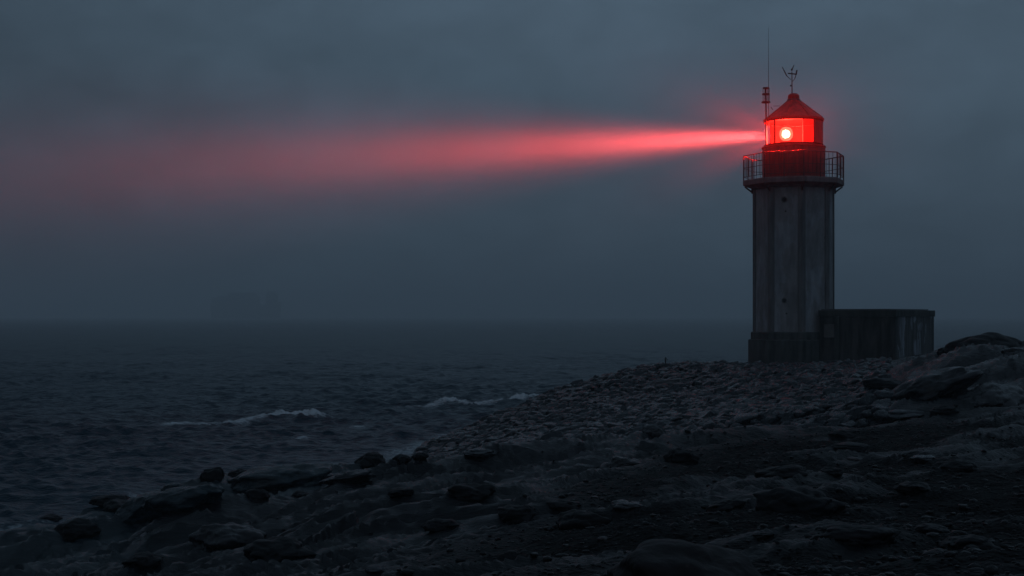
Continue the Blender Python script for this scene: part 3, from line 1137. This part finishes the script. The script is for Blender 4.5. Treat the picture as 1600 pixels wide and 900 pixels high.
roof_z = 5.28 - 1.9
c = al(L1 / 2, .15, (roof_z - .3) / 2)
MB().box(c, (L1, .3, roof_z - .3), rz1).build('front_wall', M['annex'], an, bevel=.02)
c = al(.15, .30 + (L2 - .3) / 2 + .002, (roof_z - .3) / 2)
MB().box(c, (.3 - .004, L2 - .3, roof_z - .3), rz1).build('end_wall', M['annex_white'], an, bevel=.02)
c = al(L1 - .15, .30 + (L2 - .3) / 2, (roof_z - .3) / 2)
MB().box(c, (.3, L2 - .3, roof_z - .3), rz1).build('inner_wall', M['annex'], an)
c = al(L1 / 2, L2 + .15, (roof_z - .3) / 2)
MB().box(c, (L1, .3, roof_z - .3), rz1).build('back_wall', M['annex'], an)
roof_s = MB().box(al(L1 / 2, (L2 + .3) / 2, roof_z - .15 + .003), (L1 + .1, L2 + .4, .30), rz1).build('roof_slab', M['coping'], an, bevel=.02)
MB().box(al(L1 / 2 + .1, (L2 + .3) / 2, roof_z + .035), (L1 - .3, L2 + .1, .05), rz1).build('roof_sheet', M['grey'], roof_s)
MB().box(al(L1 - .88, -.03, (roof_z - .3) / 2), (.24, .07, roof_z - .32), rz1).build('pilaster', M['plinth'], an, bevel=.01)
box = MB().box(al(L1 - .50, -.03, 4.30 - 1.9), (.42, .06, .55), rz1).build('notice_board', M['board'], an, bevel=.01)
m = MB()
for dz in (-.29, .29):
    m.box(al(L1 - .50, -.045, 4.30 - 1.9 + dz), (.50, .08, .05), rz1)
for du in (-.235, .235):
    m.box(al(L1 - .50 + du, -.045, 4.30 - 1.9), (.05, .082, .53), rz1)
m.build('board_frame', M['rib'], box)
for k in range(2):
    MB().box(al(.10, 1.2 + 2.2 * k, .35), (.24, .12, .7), rz1)

# ------------------------------------------------------------------ marker on the crest
_d = np.arange(55, 85, .05)
_h = height(240 / F * _d, _d)
_k = int(np.argmax((_h - EYE) / _d))
mp_ = Vector((240 / F * _d[_k], _d[_k], _h[_k] + .08))
print('crest 1040 at', HZ - (_h[_k] - EYE) / _d[_k] * F, _d[_k])
mk = thing('marker_stake', 'tiny dark stake with a tilted pointed plate on the crest of the stone bank', 'stake', (mp_.x, mp_.y, mp_.z - .03))
MB().tube((0, 0, -.2), (-.01, 0, .36), .032, .028).build('post', M['wood'], mk)
m = MB()
m.bar((.0, -.035, .39), (.085, -.035, .24), .11, .02)
m.build('plate', M['wood'], mk, bevel=.004)

# ------------------------------------------------------------------ ship in the fog
sd = 3000
s0 = at(384, HZ, sd)
ship = thing('ship', 'ghostly dark ship far out on the sea, almost lost in the fog', 'ship', (s0.x, s0.y, 0))
sp = sd / F                                             # metres per photo pixel
hl = 56 * sp


def sz(py):
    return EYE + (HZ - py) * sp


m = MB()
bmv = m.bm
rings = []
for x, w_, top in ((-hl, .5, sz(474)), (-hl * .93, 8, sz(475)), (-hl * .6, 11, sz(477)), (hl * .5, 11, sz(477)), (hl * .82, 8, sz(474)), (hl, .5, sz(471))):
    rings.append([bmv.verts.new(p) for p in ((x, -w_, top), (x * .96, -w_ * .8, -2), (x * .96, w_ * .8, -2), (x, w_, top))])
for a, b in zip(rings[:-1], rings[1:]):
    for k in range(4):
        bmv.faces.new((a[k], b[k], b[(k + 1) % 4], a[(k + 1) % 4]))
bmv.faces.new(rings[0])
bmv.faces.new(list(reversed(rings[-1])))
m.build('hull', M['hull'], ship)


def block(name, x0, x1, y0, y1, wid):
    return MB().box(((x0 + x1) / 2 * sp, 0, (sz(y0) + sz(y1)) / 2), ((x1 - x0) * sp, wid, sz(y0) - sz(y1)), 0).build(name, M['hull'], ship, bevel=.5)


block('cargo_deck', -44, 22, 463, 478, 15)
block('upper_deck', -26, 18, 457.5, 464, 13)
brg = block('bridge', 32, 50, 459, 476, 17)
block('bridge_top', 35, 46, 455, 460, 14)
block('fore_house', -52, -36, 465, 476, 14)
MB().tube((-54 * sp, 0, sz(476)), (-54 * sp, 0, sz(446.5)), .5, .3).build('mast', M['hull'], ship)
MB().tube((-43 * sp, 0, sz(466)), (-43 * sp, 0, sz(447.5)), .5, .3).build('mast', M['hull'], ship)
MB().tube((35 * sp, -7.2, sz(460)), (35 * sp, -7.2, sz(451)), .5, .3).build('mast', M['hull'], ship)
for px, py, yy in ((330, 447.2, -1.2), (341, 448.4, -1.2), (419, 452.2, -8.4)):
    MB().sphere(((px - 384) * sp, yy, sz(py)), .55, 2).build('deck_light', M['ship_light'], ship)

# ------------------------------------------------------------------ haze
mh, nt, out = mat('haze_air')
pv = nt.nodes.new('ShaderNodeVolumePrincipled')
pv.inputs['Color'].default_value = (.86, .90, .94, 1)
pv.inputs['Density'].default_value = .00085
pv.inputs['Density Attribute'].default_value = ''
pv.inputs['Temperature Attribute'].default_value = ''
pv.inputs['Color Attribute'].default_value = ''
pv.inputs['Anisotropy'].default_value = .15
nt.links.new(pv.outputs[0], out.inputs['Volume'])
mh.cycles.homogeneous_volume = True
hz = MB().box((0, 0, 33.0), (12600, 12600, 74)).build('haze', mh)
tag(hz, 'thin blue-grey sea fog filling the air', 'haze', kind='stuff')

# ------------------------------------------------------------------ light
SUN_EL, SUN_ROT = 3.0, 215.0
w = bpy.data.worlds.new('World')
scene.world = w
w.use_nodes = True
nt = w.node_tree
nt.nodes.clear()
wo = nt.nodes.new('ShaderNodeOutputWorld')
bg = nt.nodes.new('ShaderNodeBackground')
sky = nt.nodes.new('ShaderNodeTexSky')
sky.sky_type = 'NISHITA'
sky.sun_disc = False
sky.sun_elevation, sky.sun_rotation = R(SUN_EL), R(SUN_ROT)
sky.air_density, sky.dust_density = 1.5, 3.0
tc = nt.nodes.new('ShaderNodeTexCoord')
sep = nt.nodes.new('ShaderNodeSeparateXYZ')
nt.links.new(tc.outputs['Generated'], sep.inputs[0])
# an even overcast: brighter overhead than at the horizon, faintly mottled
el = math_n(nt, 'MAXIMUM', sep.outputs['Z'], 0.0)
grad = math_n(nt, 'ADD', .62, math_n(nt, 'MULTIPLY', el, 1.9))
grad = math_n(nt, 'MINIMUM', grad, 1.15)
mp = nt.nodes.new('ShaderNodeMapping')
mp.inputs['Scale'].default_value = (1, 1, 1.8)
nt.links.new(tc.outputs['Generated'], mp.inputs[0])
n1 = noise(nt, mp.outputs[0], 4.2, 5, .55, .3)
n2 = noise(nt, mp.outputs[0], 17, 5, .62, .4)
mott = math_n(nt, 'ADD', math_n(nt, 'MULTIPLY', n1, .75), math_n(nt, 'MULTIPLY', n2, .42))
mott = math_n(nt, 'ADD', mott, .415)
over = math_n(nt, 'MULTIPLY', grad, mott)
# thicker, darker cloud low in the left of the view (the west)
wst = nt.nodes.new('ShaderNodeMapRange')
wst.interpolation_type = 'SMOOTHSTEP'
for i_, v_ in ((1, -.5), (2, -.05), (3, .60), (4, 1.0)):
    wst.inputs[i_].default_value = v_
nt.links.new(sep.outputs['X'], wst.inputs[0])
over = math_n(nt, 'MULTIPLY', over, wst.outputs[0])
col = mixc(nt, 1.0, (.0735, .116, .163), over, 'MULTIPLY')
skyc = mixc(nt, 1.0, sky.outputs[0], (.012, .012, .012), 'MULTIPLY')
fin = mixc(nt, .12, col, skyc)
nt.links.new(fin, bg.inputs[0])
bg.inputs[1].default_value = 1.0
nt.links.new(bg.outputs[0], wo.inputs[0])

sl = bpy.data.lights.new('sun', 'SUN')
sl.energy, sl.angle, sl.color = .03, R(40), (1, .95, .92)
so = bpy.data.objects.new('sun', sl)
C.objects.link(so)
so.location = (-20, -20, 40)
sun_dir = Vector((math.sin(R(SUN_ROT)) * math.cos(R(25)), math.cos(R(SUN_ROT)) * math.cos(R(25)), math.sin(R(25))))
so.rotation_euler = sun_dir.to_track_quat('Z', 'Y').to_euler()

# the beam lamp behind the seaward glass
bl = bpy.data.lights.new('beam_lamp', 'SPOT')
bl.energy = 1.95e7
bl.color = (1, .065, .058)
bl.spot_size, bl.spot_blend = R(30.0), 1.0
bl.shadow_soft_size = .24
bl.use_nodes = True


def mist_falloff(light, smooth, reach, floor, sigma=None):
    """inverse-square lamp whose light the mist drinks up:  q = r2 / (smooth + r2)"""
    lt = light.node_tree
    lt.nodes.clear()
    lo = lt.nodes.new('ShaderNodeOutputLight')
    le = lt.nodes.new('ShaderNodeEmission')
    lf = N(lt, 'ShaderNodeLightFalloff', Strength=1.0, Smooth=smooth)
    qv = lf.outputs['Quadratic']
    r2 = math_n(lt, 'DIVIDE', math_n(lt, 'MULTIPLY', qv, smooth), math_n(lt, 'SUBTRACT', 1.00001, qv))
    ex = math_n(lt, 'EXPONENT', math_n(lt, 'MULTIPLY', math_n(lt, 'SQRT', r2), -1 / reach))
    st = math_n(lt, 'MULTIPLY', qv, math_n(lt, 'ADD', ex, floor))
    if sigma:                                           # the lens throws most light along its axis
        tcn, sp_ = lt.nodes.new('ShaderNodeTexCoord'), lt.nodes.new('ShaderNodeSeparateXYZ')
        lt.links.new(tcn.outputs['Normal'], sp_.inputs[0])
        sq = [math_n(lt, 'MULTIPLY', sp_.outputs[i], sp_.outputs[i]) for i in (0, 1, 2)]
        t2 = math_n(lt, 'DIVIDE', math_n(lt, 'ADD', sq[0], sq[1]), math_n(lt, 'ADD', sq[2], 1e-5))
        bell = math_n(lt, 'EXPONENT', math_n(lt, 'MULTIPLY', t2, -.5 / sigma ** 2))
        skirt = math_n(lt, 'EXPONENT', math_n(lt, 'MULTIPLY', t2, -.5 / (2.3 * sigma) ** 2))
        st = math_n(lt, 'MULTIPLY', st, math_n(lt, 'ADD', bell, math_n(lt, 'MULTIPLY', skirt, .17)))
    lt.links.new(st, le.inputs['Strength'])
    lt.links.new(le.outputs[0], lo.inputs[0])


mist_falloff(bl, .5, 21.0, .01, .043)
gl_ = bpy.data.lights.new('lantern_lamp', 'POINT')
gl_.energy, gl_.color, gl_.shadow_soft_size, gl_.use_nodes = 3.5e5, (1, .012, .007), .24, True
mist_falloff(gl_, 6.0, 2.35, 0.0)
go_ = bpy.data.objects.new('lantern_lamp', gl_)
C.objects.link(go_)
go_.location = LH + Vector((lampx, lampy, lampz))
bo = bpy.data.objects.new('beam_lamp', bl)
C.objects.link(bo)
bo.location = LH + Vector((lampx - .52, .37, lampz))
bdir = Vector((-math.cos(R(18)), math.sin(R(18)), -.012))
bo.rotation_euler = (-bdir).to_track_quat('Z', 'Y').to_euler()

# ------------------------------------------------------------------ render settings
scene.view_settings.view_transform = 'Standard'
scene.view_settings.look = 'None'
scene.view_settings.exposure = 0
scene.view_settings.gamma = 1
scene.view_settings.use_curve_mapping = False
cy = scene.cycles
cy.use_denoising = True
try:
    cy.denoiser = 'OPENIMAGEDENOISE'
    cy.denoising_input_passes = 'RGB_ALBEDO_NORMAL'
except Exception:
    pass
cy.max_bounces, cy.diffuse_bounces, cy.glossy_bounces = 6, 2, 2
cy.transmission_bounces, cy.transparent_max_bounces, cy.volume_bounces = 4, 12, 1
cy.caustics_reflective = cy.caustics_refractive = False
cy.sample_clamp_indirect = .09
cy.use_light_tree = True
